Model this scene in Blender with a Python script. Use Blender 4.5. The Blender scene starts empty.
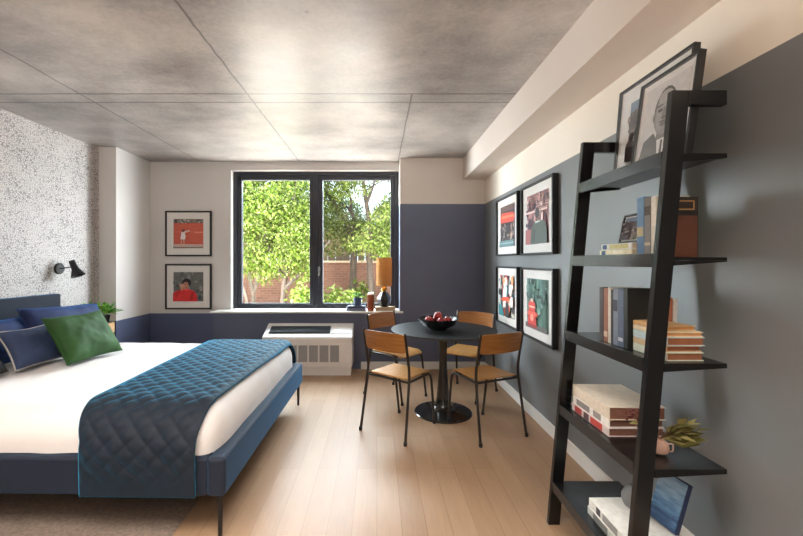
import bpy, bmesh, math, random
from mathutils import Vector, Matrix, noise
PI = math.pi
rnd = random.Random(7)
SC = bpy.context.scene
COL = SC.collection

# ------------------------------------------------------------------ camera, world, sun, big lights, exposure
cam_d = bpy.data.cameras.new('camera'); cam = bpy.data.objects.new('camera', cam_d); COL.objects.link(cam)
cam.location = (0, 0, 1.335); cam.rotation_euler = (PI/2, 0, 0)
cam_d.sensor_fit = 'HORIZONTAL'; cam_d.sensor_width = 36; cam_d.lens = 36*387/803
cam_d.shift_x = 24.5/803; cam_d.shift_y = -6/803; cam_d.clip_start = .02
SC.camera = cam
SC.view_settings.view_transform = 'Standard'; SC.view_settings.look = 'None'
SC.view_settings.exposure = 0.1; SC.view_settings.gamma = 1; SC.view_settings.use_curve_mapping = False

W = bpy.data.worlds.new('sky'); SC.world = W; W.use_nodes = True
W.node_tree.nodes['Background'].inputs[0].default_value = (.80, .91, 1.0, 1)
W.node_tree.nodes['Background'].inputs[1].default_value = 2.2

def lamp(name, kind, loc, rot, power, color, **kw):
    d = bpy.data.lights.new(name, kind); o = bpy.data.objects.new(name, d); COL.objects.link(o)
    o.location = loc; o.rotation_euler = rot; d.energy = power; d.color = color
    for k, v in kw.items(): setattr(d, k, v)
    return o
def aim(o, target):
    o.rotation_euler = (Vector(target) - o.location).to_track_quat('-Z', 'Y').to_euler()
sun = lamp('sun', 'SUN', (0, -4, 9), (0, 0, 0), 2.2, (1, .93, .80), angle=.01); aim(sun, (1.6, 2.6, 0))
# added area lamp outside above the window, unseen, filling the room like sky
skyl = lamp('sky_fill_over', 'AREA', (-1.6, 7.6, 4.6), (0, 0, 0), 4200, (.82, .91, 1), shape='RECTANGLE', size=10, size_y=3.0); aim(skyl, (-.8, 3.0, .8))
# added unseen lamp below the sill line, lighting the ceiling like ground bounce
grl = lamp('ground_fill', 'AREA', (-.8, 6.75, .10), (PI, 0, 0), 1650, (1, .99, .96), shape='RECTANGLE', size=9, size_y=2.5)
# added lamp panels hidden beside the window, slanting extra daylight into the room
skr = lamp('sky_fill_east', 'AREA', (2.4, 6.6, 1.9), (0, 0, 0), 1900, (.88, .94, 1), shape='RECTANGLE', size=2.6, size_y=3.2); aim(skr, (-2.4, 3.6, 1.2))
skw = lamp('sky_fill_west', 'AREA', (-4.4, 6.6, 1.9), (0, 0, 0), 3600, (.88, .94, 1), shape='RECTANGLE', size=2.6, size_y=3.2); aim(skw, (1.3, 2.6, 1.2))
# added fill lamps out of view: one washing the ceiling, one pointing down
room1 = lamp('room_fill_up', 'AREA', (.1, -1.2, 1.7), (PI, 0, 0), 210, (1, .92, .83), shape='RECTANGLE', size=2.4, size_y=1.6)
room2 = lamp('room_fill_middle', 'AREA', (-.9, .5, 2.58), (0, 0, 0), 70, (1, .94, .88), shape='RECTANGLE', size=2.6, size_y=1.2, spread=math.radians(125))

# ------------------------------------------------------------------ materials
def lin(c):
    return tuple(((v/255)/12.92 if v/255 <= .04045 else ((v/255+.055)/1.055)**2.4) for v in c)
class N:
    """tiny node helper"""
    def __init__(s, name):
        s.m = bpy.data.materials.new(name); s.m.use_nodes = True; s.t = s.m.node_tree; s.n = s.t.nodes; s.l = s.t.links
        s.b = s.n['Principled BSDF']; s.out = s.n['Material Output']
    def new(s, typ, ins=None, **kw):
        nd = s.n.new(typ)
        for k, v in kw.items(): setattr(nd, k, v)
        for k, v in (ins or {}).items(): s.put(nd.inputs[k], v)
        return nd
    def put(s, sock, v):
        if isinstance(v, bpy.types.NodeSocket): s.l.new(v, sock)
        else:
            try: sock.default_value = v
            except Exception: sock.default_value = tuple(v)+(1,)
    def math(s, op, a, b=0.0, c=None):
        nd = s.new('ShaderNodeMath', operation=op); s.put(nd.inputs[0], a); s.put(nd.inputs[1], b)
        if c is not None: s.put(nd.inputs[2], c)
        return nd.outputs[0]
    def coord(s, scale=(1, 1, 1), kind='Object'):
        if kind == 'World': src = s.new('ShaderNodeNewGeometry').outputs['Position']
        else: src = s.new('ShaderNodeTexCoord').outputs[kind]
        mp = s.new('ShaderNodeMapping', {'Vector': src}); mp.inputs['Scale'].default_value = scale
        return mp.outputs[0]
    def noise(s, vec, scale=5, detail=4, rough=.55):
        return s.new('ShaderNodeTexNoise', {'Vector': vec, 'Scale': scale, 'Detail': detail, 'Roughness': rough}).outputs['Fac']
    def ramp(s, fac, stops):
        r = s.new('ShaderNodeValToRGB', {'Fac': fac}); e = r.color_ramp.elements
        while len(e) < len(stops): e.new(.5)
        for k, (p, c) in enumerate(stops):
            e[k].position = p; e[k].color = tuple(c)+((1,) if len(c) == 3 else ())
        return r.outputs['Color']
    def mix(s, fac, a, b, blend='MIX'):
        nd = s.new('ShaderNodeMix', data_type='RGBA', blend_type=blend)
        s.put(nd.inputs[0], fac); s.put(nd.inputs[6], a if isinstance(a, bpy.types.NodeSocket) else tuple(a)+(1,))
        s.put(nd.inputs[7], b if isinstance(b, bpy.types.NodeSocket) else tuple(b)+(1,))
        return nd.outputs[2]
    def bump(s, h, strength=.3, dist=.01):
        s.l.new(s.new('ShaderNodeBump', {'Height': h, 'Strength': strength, 'Distance': dist}).outputs[0], s.b.inputs['Normal'])
    def set(s, **kw):
        for k, v in kw.items(): s.put(s.b.inputs[k.replace('_', ' ')], v)
        return s
def tint(c, f): return tuple(min(1, v*f) for v in c)

def plain(name, rgb, rough=.5, var=.12, scale=30, metal=0.0, spec=.5, bump=0.0, sheen=0.0, bscale=200, coat=0.0):
    n = N(name); c = lin(rgb); v = n.coord()
    f = n.noise(v, scale, 3)
    n.put(n.b.inputs['Base Color'], n.ramp(f, [(.3, tint(c, 1-var)), (.7, tint(c, 1+var))]))
    n.set(Roughness=rough, Metallic=metal); n.b.inputs['Specular IOR Level'].default_value = spec
    if sheen: n.set(Sheen_Weight=sheen, Sheen_Roughness=.4)
    if coat: n.set(Coat_Weight=coat, Coat_Roughness=.15)
    if bump: n.bump(n.noise(v, bscale, 2), bump, .004)
    return n.m

def two_tone(name, low, high, z0, rough=.5):
    n = N(name); v = n.coord(kind='World')
    z = n.new('ShaderNodeSeparateXYZ', {0: v}).outputs[2]
    f = n.math('GREATER_THAN', z, z0)
    nz = n.noise(v, 2.5, 3)
    a = n.ramp(nz, [(.3, tint(lin(low), .96)), (.7, tint(lin(low), 1.04))])
    b = n.ramp(nz, [(.3, tint(lin(high), .97)), (.7, tint(lin(high), 1.02))])
    n.put(n.b.inputs['Base Color'], n.mix(f, a, b)); n.set(Roughness=rough)
    n.bump(n.noise(v, 260, 2), .06, .002)
    return n.m

DARK = (92, 95, 105)
M_back = two_tone('back_wall_lit_paint', (80, 90, 120), (216, 212, 209), .672)  # all three walls share one paint; light tones are put into their colours
M_pier = two_tone('pier_wall_lit_paint', (98, 106, 130), (222, 214, 206), 2.06, .45)
M_right = two_tone('right_wall_lit_paint', (118, 121, 123), (234, 224, 210), 2.06, .42)
M_white = plain('white_paint', (226, 220, 213), .5, .02, 3)
M_trimw = plain('white_trim', (236, 234, 230), .35, .02, 3)

def concrete():
    n = N('concrete'); v = n.coord(kind='World'); xyz = n.new('ShaderNodeSeparateXYZ', {0: v})
    big = n.noise(v, 1.3, 6, .62); st = n.noise(n.coord((1, 1.8, 1), 'World'), 1.7, 5, .6); fine = n.noise(v, 40, 4, .6)
    f = n.math('ADD', n.math('MULTIPLY', big, .5), n.math('ADD', n.math('MULTIPLY', st, .35), n.math('MULTIPLY', fine, .15)))
    col = n.ramp(f, [(.36, lin((130, 126, 125))), (.5, lin((170, 165, 162))), (.64, lin((202, 197, 192)))])
    wob = n.math('MULTIPLY', n.math('SUBTRACT', n.noise(v, 9, 3), .5), .02)
    x = n.math('ADD', xyz.outputs[0], wob); y = n.math('ADD', xyz.outputs[1], wob)
    def line(c, p, w):  # 1 on the line
        return n.math('LESS_THAN', n.math('ABSOLUTE', n.math('SUBTRACT', c, p)), w)
    s = n.math('MAXIMUM', line(x, -2.29, .007), line(x, -1.0, .007))
    s = n.math('MAXIMUM', s, n.math('MULTIPLY', line(x, .27, .007), n.math('GREATER_THAN', y, 2.98)))
    s = n.math('MAXIMUM', s, n.math('MAXIMUM', line(y, 2.98, .010), line(y, 3.14, .010)))
    s = n.math('MULTIPLY', s, n.math('GREATER_THAN', n.noise(v, 6, 3), .2))
    pits = n.math('LESS_THAN', n.new('ShaderNodeTexVoronoi', {'Vector': v, 'Scale': 3.2}).outputs['Distance'], .035)
    s2 = n.math('MAXIMUM', s, n.math('MULTIPLY', pits, .7))
    n.put(n.b.inputs['Base Color'], n.mix(n.math('MULTIPLY', s2, .62), col, lin((62, 58, 56))))
    n.put(n.b.inputs['Roughness'], n.math('ADD', .24, n.math('MULTIPLY', st, .2)))
    n.b.inputs['Specular IOR Level'].default_value = .3
    h = n.math('SUBTRACT', n.math('ADD', n.math('MULTIPLY', big, 1.0), n.math('MULTIPLY', fine, .12)), n.math('MULTIPLY', s2, .5))
    n.bump(h, .16, .02)
    return n.m
M_conc = concrete()

def wallpaper():
    n = N('wallpaper'); v = n.coord(kind='World')
    d1 = n.new('ShaderNodeTexVoronoi', {'Vector': v, 'Scale': 55, 'Randomness': 1.0}, feature='DISTANCE_TO_EDGE').outputs['Distance']
    d2 = n.new('ShaderNodeTexVoronoi', {'Vector': v, 'Scale': 30, 'Randomness': 1.0}).outputs['Distance']
    big = n.noise(v, 3.2, 4, .6)
    vein = n.math('LESS_THAN', d1, n.math('MULTIPLY', big, .16))
    spot = n.math('LESS_THAN', d2, n.math('MULTIPLY', big, .48))
    k = n.math('MULTIPLY', n.math('MAXIMUM', vein, spot), n.math('ADD', .36, n.math('MULTIPLY', n.noise(v, 5, 3), .6)))
    n.put(n.b.inputs['Base Color'], n.mix(k, lin((212, 206, 203)), lin((82, 79, 84)))); n.set(Roughness=.55)
    return n.m
M_paper = wallpaper()

def oak():
    n = N('oak_floor'); src = n.new('ShaderNodeNewGeometry').outputs['Position']
    mp = n.new('ShaderNodeMapping', {'Vector': src}); mp.inputs['Rotation'].default_value = (0, 0, PI/2)
    br = n.new('ShaderNodeTexBrick', {'Vector': mp.outputs[0], 'Scale': 1.0, 'Mortar Size': .0016, 'Mortar Smooth': .4, 'Bias': 0.0,
               'Brick Width': 1.25, 'Row Height': .125}, offset=.37)
    br.inputs['Color1'].default_value = lin((166, 137, 110))+(1,); br.inputs['Color2'].default_value = lin((156, 126, 99))+(1,)
    br.inputs['Mortar'].default_value = lin((132, 102, 76))+(1,)
    g = n.noise(n.coord((26, 1.6, 1), 'World'), 3, 6, .6); g2 = n.noise(n.coord((5, .6, 1), 'World'), 2, 3)
    gc = n.ramp(g, [(.3, (.82, .80, .77)), (.68, (1.08, 1.07, 1.06))])
    c = n.mix(.55, br.outputs[0], gc, 'MULTIPLY')
    c = n.mix(.4, c, n.ramp(g2, [(.3, (.88, .86, .84)), (.7, (1.1, 1.1, 1.1))]), 'MULTIPLY')
    n.put(n.b.inputs['Base Color'], c)
    n.put(n.b.inputs['Roughness'], n.math('ADD', .34, n.math('MULTIPLY', g, .16))); n.b.inputs['Specular IOR Level'].default_value = .35
    n.bump(n.math('SUBTRACT', n.math('MULTIPLY', g, .2), br.outputs['Fac']), .12, .002)
    return n.m
M_floor = oak()

def wood(name, a, b, rough=.4, sc=(3, 30, 3), coat=.2):
    n = N(name); g = n.noise(n.coord(sc), 2.5, 5, .6)
    n.put(n.b.inputs['Base Color'], n.ramp(g, [(.3, lin(a)), (.7, lin(b))])); n.set(Roughness=rough, Coat_Weight=coat, Coat_Roughness=.2)
    n.bump(g, .05, .002); return n.m
M_ply = wood('honey_plywood_back', (138, 88, 40), (174, 118, 60), .32, (2, 2, 26))
M_seat = wood('honey_plywood_seat', (176, 126, 68), (208, 158, 94), .32, (26, 2, 2))
M_wood = wood('pale_wood', (196, 152, 106), (220, 180, 134), .5, (2, 20, 20), 0)
M_bark = wood('bark', (40, 33, 27), (74, 62, 50), .9, (12, 12, 2), 0)
M_barkg = wood('grey_bark', (70, 62, 54), (116, 104, 92), .9, (12, 12, 2), 0)
M_fence = wood('weathered_fence_boards', (98, 80, 64), (146, 124, 102), .85, (8, 8, 1), 0)

def velvet(name, rgb, var=.25, sheen=.5, tn=None, sr=.35):
    n = N(name); v = n.coord(); f = n.noise(v, 7, 4, .6); c = lin(rgb)
    n.put(n.b.inputs['Base Color'], n.ramp(f, [(.3, tint(c, 1-var)), (.7, tint(c, 1+var))]))
    n.set(Roughness=.75, Sheen_Weight=sheen, Sheen_Roughness=sr); n.put(n.b.inputs['Sheen Tint'], tn or tint(c, 3.0))
    n.bump(n.noise(v, 420, 2), .15, .001); return n.m
M_bed = velvet('blue_velvet', (20, 30, 47), .12, 1.0, (.06, .19, .36))
M_navy = velvet('navy_velvet', (12, 32, 78), .25, .8, (.05, .22, .62), .4)
M_slate = velvet('slate_blue_velvet', (42, 56, 86), .22, .7)
M_green = velvet('green_velvet', (33, 72, 24), .3, .35)
M_char = velvet('charcoal_cloth', (30, 30, 36), .15, .2)
M_linen = plain('white_linen', (230, 226, 224), .85, .02, 6, bump=.15, bscale=300, sheen=.2)
M_cream = plain('cream_cloth', (172, 166, 160), .85, .05, 30)
M_quilt = velvet('teal_quilted_velvet', (6, 21, 36), .16, 1.0, (.04, .46, .80), .34)
M_rug = plain('taupe_rug', (128, 112, 100), .95, .25, 60, bump=.8, bscale=160)

M_black = plain('black_lacquer', (15, 15, 16), .25, .1, 8)
M_blackm = plain('black_metal', (24, 23, 24), .42, .1, 20, spec=.5)
M_steel = plain('dark_steel_tube', (66, 62, 58), .34, .08, 20, metal=.75)
M_rubber = plain('black_rubber', (22, 22, 22), .7, .05)
M_table = plain('black_table_top', (38, 42, 44), .34, .08, 12)
M_tbase = plain('black_gloss_metal', (30, 28, 27), .16, .1, 6, spec=.7)
M_wframe = plain('navy_window_frame', (38, 42, 52), .42, .06, 5)
M_brass = plain('brass', (190, 140, 66), .3, .08, 20, metal=.9)
M_chrome = plain('brushed_metal', (190, 190, 192), .3, .05, 20, metal=.9)
M_copper = plain('copper', (176, 96, 70), .28, .15, 12, metal=.85)
M_wax = plain('white_wax', (232, 226, 214), .5, .03)
M_acw = plain('white_plastic', (232, 230, 228), .4, .02, 5)
M_acg = plain('grey_grille', (158, 158, 160), .5, .04, 40)
M_acd = plain('dark_vent', (40, 46, 52), .5, .1, 40)
M_ceramic = plain('white_ceramic', (222, 218, 208), .3, .03)
M_greyc = plain('grey_ceramic', (120, 120, 122), .6, .12, 25)
M_bluec = plain('blue_ceramic', (62, 74, 104), .35, .1, 25)
M_pink = plain('pink_ceramic', (196, 160, 142), .45, .08, 30)
M_soil = plain('soil', (52, 40, 32), .95, .3, 80)
M_apple = plain('red_apple_skin', (150, 26, 30), .28, .35, 14, coat=.4)
M_stalk = plain('stalk', (84, 62, 40), .8, .1)
M_bowl = plain('black_bowl_glaze', (32, 34, 38), .25, .15, 20)
M_pframe = plain('black_picture_frame', (24, 24, 25), .4, .1, 12)
M_matb = plain('white_mat_board', (238, 234, 229), .8, .02, 5)

def glass(name, refl=.5, tintc=(1, 1, 1)):
    n = N(name); n.n.remove(n.b)
    tr = n.new('ShaderNodeBsdfTransparent', {'Color': tintc+(1,)}); gl = n.new('ShaderNodeBsdfGlossy', {'Roughness': .02})
    fr = n.new('ShaderNodeFresnel', {'IOR': 1.45}); f = n.math('MULTIPLY', fr.outputs[0], refl)
    mx = n.new('ShaderNodeMixShader', {0: f, 1: tr.outputs[0], 2: gl.outputs[0]}); n.l.new(mx.outputs[0], n.out.inputs[0])
    return n.m
M_glass = glass('window_glass', .6, (.97, .99, .98))
M_pglass = glass('picture_glass', .2)

def leafmat(name, stops, trans=.45, dark=1.0):
    n = N(name); n.n.remove(n.b)
    r = n.new('ShaderNodeNewGeometry').outputs['Random Per Island']
    c = n.ramp(r, [(p, tint(lin(q), dark)) for p, q in stops])
    d = n.new('ShaderNodeBsdfDiffuse', {'Color': c}); t = n.new('ShaderNodeBsdfTranslucent', {'Color': c})
    mx = n.new('ShaderNodeMixShader', {0: trans, 1: d.outputs[0], 2: t.outputs[0]}); n.l.new(mx.outputs[0], n.out.inputs[0])
    return n.m
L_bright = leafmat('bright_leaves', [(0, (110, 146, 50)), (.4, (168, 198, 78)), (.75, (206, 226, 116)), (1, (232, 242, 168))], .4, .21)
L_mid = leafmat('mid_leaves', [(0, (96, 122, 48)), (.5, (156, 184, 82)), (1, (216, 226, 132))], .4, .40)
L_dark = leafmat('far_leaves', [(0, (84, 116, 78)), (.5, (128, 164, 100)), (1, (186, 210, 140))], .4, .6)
L_pot = leafmat('pot_leaves', [(0, (62, 118, 44)), (.5, (104, 164, 66)), (1, (150, 196, 90))], .3)
L_succ = leafmat('succulent_leaves', [(0, (70, 104, 66)), (1, (120, 150, 98))], .1)
L_dry = leafmat('dried_leaves', [(0, (92, 92, 54)), (.5, (132, 128, 78)), (1, (160, 150, 100))], .15)
M_berry = plain('dried_berries', (96, 42, 44), .5, .3, 60)

def brickmat():
    n = N('brick_wall_masonry'); src = n.new('ShaderNodeTexCoord').outputs['Object']
    mp = n.new('ShaderNodeMapping', {'Vector': src}); mp.inputs['Rotation'].default_value = (PI/2, 0, 0)
    br = n.new('ShaderNodeTexBrick', {'Vector': mp.outputs[0], 'Scale': 1, 'Brick Width': .22, 'Row Height': .075, 'Mortar Size': .008})
    br.inputs['Color1'].default_value = lin((134, 94, 76))+(1,); br.inputs['Color2'].default_value = lin((116, 80, 64))+(1,)
    br.inputs['Mortar'].default_value = lin((136, 110, 96))+(1,)
    n.put(n.b.inputs['Base Color'], br.outputs[0]); n.set(Roughness=.9); return n.m
M_brick = brickmat()
M_cap = plain('stone_coping', (196, 178, 152), .9, .1, 10)
M_ground = plain('bare_earth', (150, 118, 92), .95, .25, 4)

_pm = {}
def flat(rgb, rough=.6):
    k = (tuple(rgb), rough)
    if k not in _pm: _pm[k] = plain('pigment_%02x%02x%02x' % tuple(rgb), rgb, rough, .10, 45)
    return _pm[k]

# ------------------------------------------------------------------ mesh helpers
class MB:
    def __init__(s): s.wn = False; s.v = []; s.f = []; s.mi = []; s.sm = []; s.mats = []
    def mat(s, m):
        if m not in s.mats: s.mats.append(m)
        return s.mats.index(m)
    def add(s, vs, fs, m=None, smooth=False, M=None):
        k = len(s.v); i = s.mat(m) if m else 0
        s.v += [tuple(M @ Vector(p)) if M else tuple(p) for p in vs]
        for f in fs: s.f.append(tuple(a+k for a in f)); s.mi.append(i); s.sm.append(smooth)
    def box(s, a, b, bev=0.0, m=None, M=None, seg=2):
        bm = bmesh.new(); bmesh.ops.create_cube(bm, size=1)
        for v in bm.verts: v.co = Vector([a[k]+(b[k]-a[k])*(v.co[k]+.5) for k in range(3)])
        if bev: bmesh.ops.bevel(bm, geom=list(bm.edges), offset=bev, segments=seg, affect='EDGES', profile=.5)
        s.wn |= bev > 0; s.frombm(bm, m, M, bev > 0)
    def frombm(s, bm, m=None, M=None, smooth=False):
        bm.normal_update(); bm.verts.index_update()
        s.add([v.co[:] for v in bm.verts], [[v.index for v in f.verts] for f in bm.faces], m, smooth, M); bm.free()
    def prism(s, poly, axis, a, b, m=None, M=None, bev=0.0):
        """poly: 2-D outline in the two other axes; extruded along axis from a to b"""
        o = [k for k in range(3) if k != axis]; vs = []
        for h in (a, b):
            for p in poly:
                c = [0, 0, 0]; c[axis] = h; c[o[0]] = p[0]; c[o[1]] = p[1]; vs.append(c)
        n = len(poly); fs = [list(range(n))[::-1], list(range(n, 2*n))]+[[k, (k+1) % n, n+(k+1) % n, n+k] for k in range(n)]
        bm = bmesh.new(); bv = [bm.verts.new(v) for v in vs]
        for f in fs: bm.faces.new([bv[k] for k in f])
        bmesh.ops.recalc_face_normals(bm, faces=bm.faces[:])
        if bev: bmesh.ops.bevel(bm, geom=list(bm.edges), offset=bev, segments=2, affect='EDGES', profile=.5)
        s.wn |= bev > 0; s.frombm(bm, m, M, bev > 0)
    def tube(s, pts, r, seg=10, m=None, M=None, cap=True):
        pts = [Vector(p) for p in pts]; n = len(pts); rs = r if isinstance(r, (list, tuple)) else [r]*n
        tans = [(pts[min(k+1, n-1)]-pts[max(k-1, 0)]).normalized() for k in range(n)]
        u = tans[0].orthogonal().normalized(); vs = []; fs = []
        for k in range(n):
            t = tans[k]; u = (u-t*u.dot(t)).normalized(); w = t.cross(u)
            for a in range(seg):
                th = 2*PI*a/seg; vs.append(pts[k]+(u*math.cos(th)+w*math.sin(th))*rs[k])
        for k in range(n-1):
            for a in range(seg): fs.append([k*seg+a, k*seg+(a+1) % seg, (k+1)*seg+(a+1) % seg, (k+1)*seg+a])
        if cap: fs += [list(range(seg))[::-1], [(n-1)*seg+a for a in range(seg)]]
        s.add(vs, fs, m, True, M)
    def lathe(s, prof, seg=32, m=None, M=None, cap=True):
        vs = []; fs = []; n = len(prof)
        for r, z in prof:
            for a in range(seg): th = 2*PI*a/seg; vs.append((r*math.cos(th), r*math.sin(th), z))
        for k in range(n-1):
            for a in range(seg): fs.append([k*seg+a, k*seg+(a+1) % seg, (k+1)*seg+(a+1) % seg, (k+1)*seg+a])
        if cap: fs += [list(range(seg))[::-1], [(n-1)*seg+a for a in range(seg)]]
        s.add(vs, fs, m, True, M)
    def ball(s, c, r, m=None, seg=14, M=None):
        rr = r if isinstance(r, (list, tuple)) else (r, r, r); bm = bmesh.new()
        bmesh.ops.create_uvsphere(bm, u_segments=seg, v_segments=seg*2//3, radius=1)
        for v in bm.verts: v.co = Vector((c[0]+v.co.x*rr[0], c[1]+v.co.y*rr[1], c[2]+v.co.z*rr[2]))
        s.frombm(bm, m, M, True)
    def build(s, name, mat=None, parent=None, loc=None, rot=None, auto=35):
        me = bpy.data.meshes.new(name); me.from_pydata(s.v, [], s.f)
        for m in (s.mats or [mat]): me.materials.append(m)
        for p, i, sm in zip(me.polygons, s.mi, s.sm): p.material_index = i; p.use_smooth = sm
        me.update()
        try: me.set_sharp_from_angle(angle=math.radians(auto))
        except Exception: pass
        o = bpy.data.objects.new(name, me); COL.objects.link(o); o.parent = parent
        if s.wn:
            wm = o.modifiers.new('normals', 'WEIGHTED_NORMAL'); wm.keep_sharp = True; wm.weight = 100
        if loc: o.location = loc
        if rot: o.rotation_euler = rot
        return o
def tag(o, label, cat, group=None, kind=None):
    o['label'] = label; o['category'] = cat
    if group: o['group'] = group
    if kind: o['kind'] = kind
    return o
def thing(name, label, cat, loc=(0, 0, 0), rot=(0, 0, 0), group=None):
    o = bpy.data.objects.new(name, None); COL.objects.link(o); o.empty_display_size = .1
    o.location = loc; o.rotation_euler = rot if isinstance(rot, tuple) else (0, 0, rot)
    return tag(o, label, cat, group)
def struct(mb, name, mat, parent=None):
    o = mb.build(name, mat, parent); o['kind'] = 'structure'; return o
def tree_copy(o, parent=None):
    c = o.copy(); COL.objects.link(c); c.parent = parent
    for ch in list(o.children): tree_copy(ch, c)
    return c
def rounded(pts, r, seg=6):
    """polyline with its inner corners rounded"""
    P = [Vector(p) for p in pts]; out = [P[0]]
    for k in range(1, len(P)-1):
        a = (P[k-1]-P[k]); b = (P[k+1]-P[k]); ra = min(r, a.length*.49, b.length*.49); a.normalize(); b.normalize()
        p0 = P[k]+a*ra; p1 = P[k]+b*ra
        for q in range(seg+1):
            t = q/seg; out.append((1-t)**2*p0+2*t*(1-t)*P[k]+t*t*p1)
    return out+[P[-1]]

# ------------------------------------------------------------------ setting
XL, XR, YB, ZC, Y0 = -3.17, 1.345, 4.83, 2.63, -3.2   # left wall, right wall, back plane, ceiling, rear wall
YW = 5.0                                               # window wall
m = MB(); m.box((-3.45, Y0-.2, -.2), (1.6, 5.25, 0)); struct(m, 'floor', M_floor)
m = MB(); m.box((-3.45, Y0-.2, ZC), (1.6, 5.25, ZC+.25)); struct(m, 'ceiling', M_conc)
m = MB(); m.box((-3.45, Y0, 0), (XL, 4.345, ZC)); struct(m, 'wall_left', M_paper)
m = MB(); m.box((XR, Y0, 0), (1.6, 5.25, ZC)); struct(m, 'wall_right', M_right)
m = MB(); m.box((-3.45, Y0-.2, 0), (1.6, Y0, ZC)); struct(m, 'wall_rear', M_white)
# column at the back left corner: papered strip, then paint
m = MB(); m.box((-3.45, 4.35, 0), (-2.933, 5.25, ZC)); struct(m, 'wall_corner', M_back)
m = MB(); m.box((XL, 4.345, 0), (-3.125, 4.3495, ZC)); struct(m, 'wall_corner_paper', M_paper)
WX0, WX1, WZ0, WZ1 = -1.886, .287, .70, 2.52
m = MB(); m.box((-2.933, YW, 0), (WX0, 5.25, ZC)); m.box((WX0, YW, 0), (WX1, 5.25, WZ0)); m.box((WX0, YW, WZ1), (WX1, 5.25, ZC))
struct(m, 'wall_back', M_back)
m = MB(); m.box((WX1, YB, 0), (XR, 5.25, ZC)); struct(m, 'wall_pier', M_pier)
m = MB(); m.box((-2.047, YB, 0), (WX1, YW, WZ0)); struct(m, 'wall_ledge', plain('ledge_paint', (88, 96, 120), .5, .03, 3))
m = MB(); m.box((1.073, Y0, 2.358), (XR, YB, ZC)); struct(m, 'wall_soffit', plain('soffit_paint', (218, 206, 196), .5, .02, 3))
# sill board
m = MB(); m.box((-2.07, 4.79, .70), (.325, 4.829, .722), .004); m.box((-2.045, 4.829, .7005), (WX1-.001, 5.04, .722)); struct(m, 'trim_sill', M_trimw)
# baseboards
def board(name, a, b): mm = MB(); mm.box(a, b, .003); struct(mm, name, M_trimw)
board('baseboard_right', (XR-.016, Y0, 0), (XR, YB-.016, .092))
board('baseboard_back', (-.20, YB-.016, 0), (XR, YB, .092))
board('baseboard_ledge', (-2.06, YB-.016, 0), (-1.42, YB, .092))
board('baseboard_window', (-2.917, YW-.016, 0), (-2.062, YW, .092))
board('baseboard_corner', (-2.933, 4.35, 0), (-2.917, YW, .092))
# window
FY = 5.08
w = thing('window_1', '', 'window'); del w['label'], w['category']; w['kind'] = 'structure'
m = MB()
fx0, fx1, fz0, fz1 = WX0, WX1-.002, .722, WZ1
for a, b in (((fx0, fz0), (fx0+.05, fz1)), ((fx1-.05, fz0), (fx1, fz1)), ((fx0+.05, fz1-.05), (fx1-.05, fz1)), ((fx0+.05, fz0), (fx1-.05, fz0+.028)), ((-.83, fz0+.028), (-.77, fz1-.05))):
    m.box((a[0], FY, a[1]), (b[0], FY+.1, b[1]), .004)
struct(m, 'window_frame', M_wframe, w)
for sx0, sx1 in ((fx0+.052, -.832), (-.768, fx1-.052)):
    m = MB(); t = .055; z0, z1 = fz0+.03, fz1-.052
    m.box((sx0, FY+.012, z0), (sx0+t, FY+.07, z1), .006); m.box((sx1-t, FY+.012, z0), (sx1, FY+.07, z1), .006)
    m.box((sx0+t, FY+.012, z1-t), (sx1-t, FY+.07, z1), .006); m.box((sx0+t, FY+.012, z0), (sx1-t, FY+.07, z0+.04), .006)
    sash = struct(m, 'window_sash', M_wframe, w)
    m = MB(); m.box((sx0+t-.004, FY+.04, z0+.036), (sx1-t+.004, FY+.046, z1-t+.004)); struct(m, 'window_pane', M_glass, sash)
m = MB(); m.box((-.775, FY-.012, 1.16), (-.745, FY+.0, 1.30), .004); m.tube(rounded([(-.76, FY-.012, 1.27), (-.76, FY-.05, 1.27), (-.76, FY-.05, 1.15)], .02), .008)
struct(m, 'window_handle', M_steel, w)

# ------------------------------------------------------------------ bed
bed = thing('bed', 'blue velvet platform bed on thin black metal legs against the patterned wall', 'bed', (-.7145, 2.7485, 0), math.radians(-1.0))
BW = .892
m = MB(); m.box((-2.30, -BW, .206), (-.085, -BW+.085, .39), .018, seg=3); m.box((-2.30, BW-.085, .206), (-.085, BW, .39), .018, seg=3)
m.box((-.09, -BW-.002, .204), (0, BW+.002, .392), .02, seg=3); m.box((-2.30, -BW+.08, .225), (-.08, BW-.08, .33)); m.build('frame', M_bed, bed)
m = MB(); m.box((-2.385, -BW, .15), (-2.302, BW, 1.035), .016, seg=3); m.build('headboard', M_bed, bed)
m = MB(); m.box((-2.29, -.80, .333), (-.10, .80, .53), .05, seg=3); m.build('mattress', M_linen, bed)
for x in (-.035, -2.25):
    for y in (-BW+.03, BW-.03):
        m = MB(); m.tube([(x, y, 0), (x, y, .207)], [.010, .014], 12); m.build('leg', M_blackm, bed)

def bedpt(x, y, z): return bed.matrix_basis @ Vector((x, y, z))
bed_rot = math.radians(-1.0)
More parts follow.
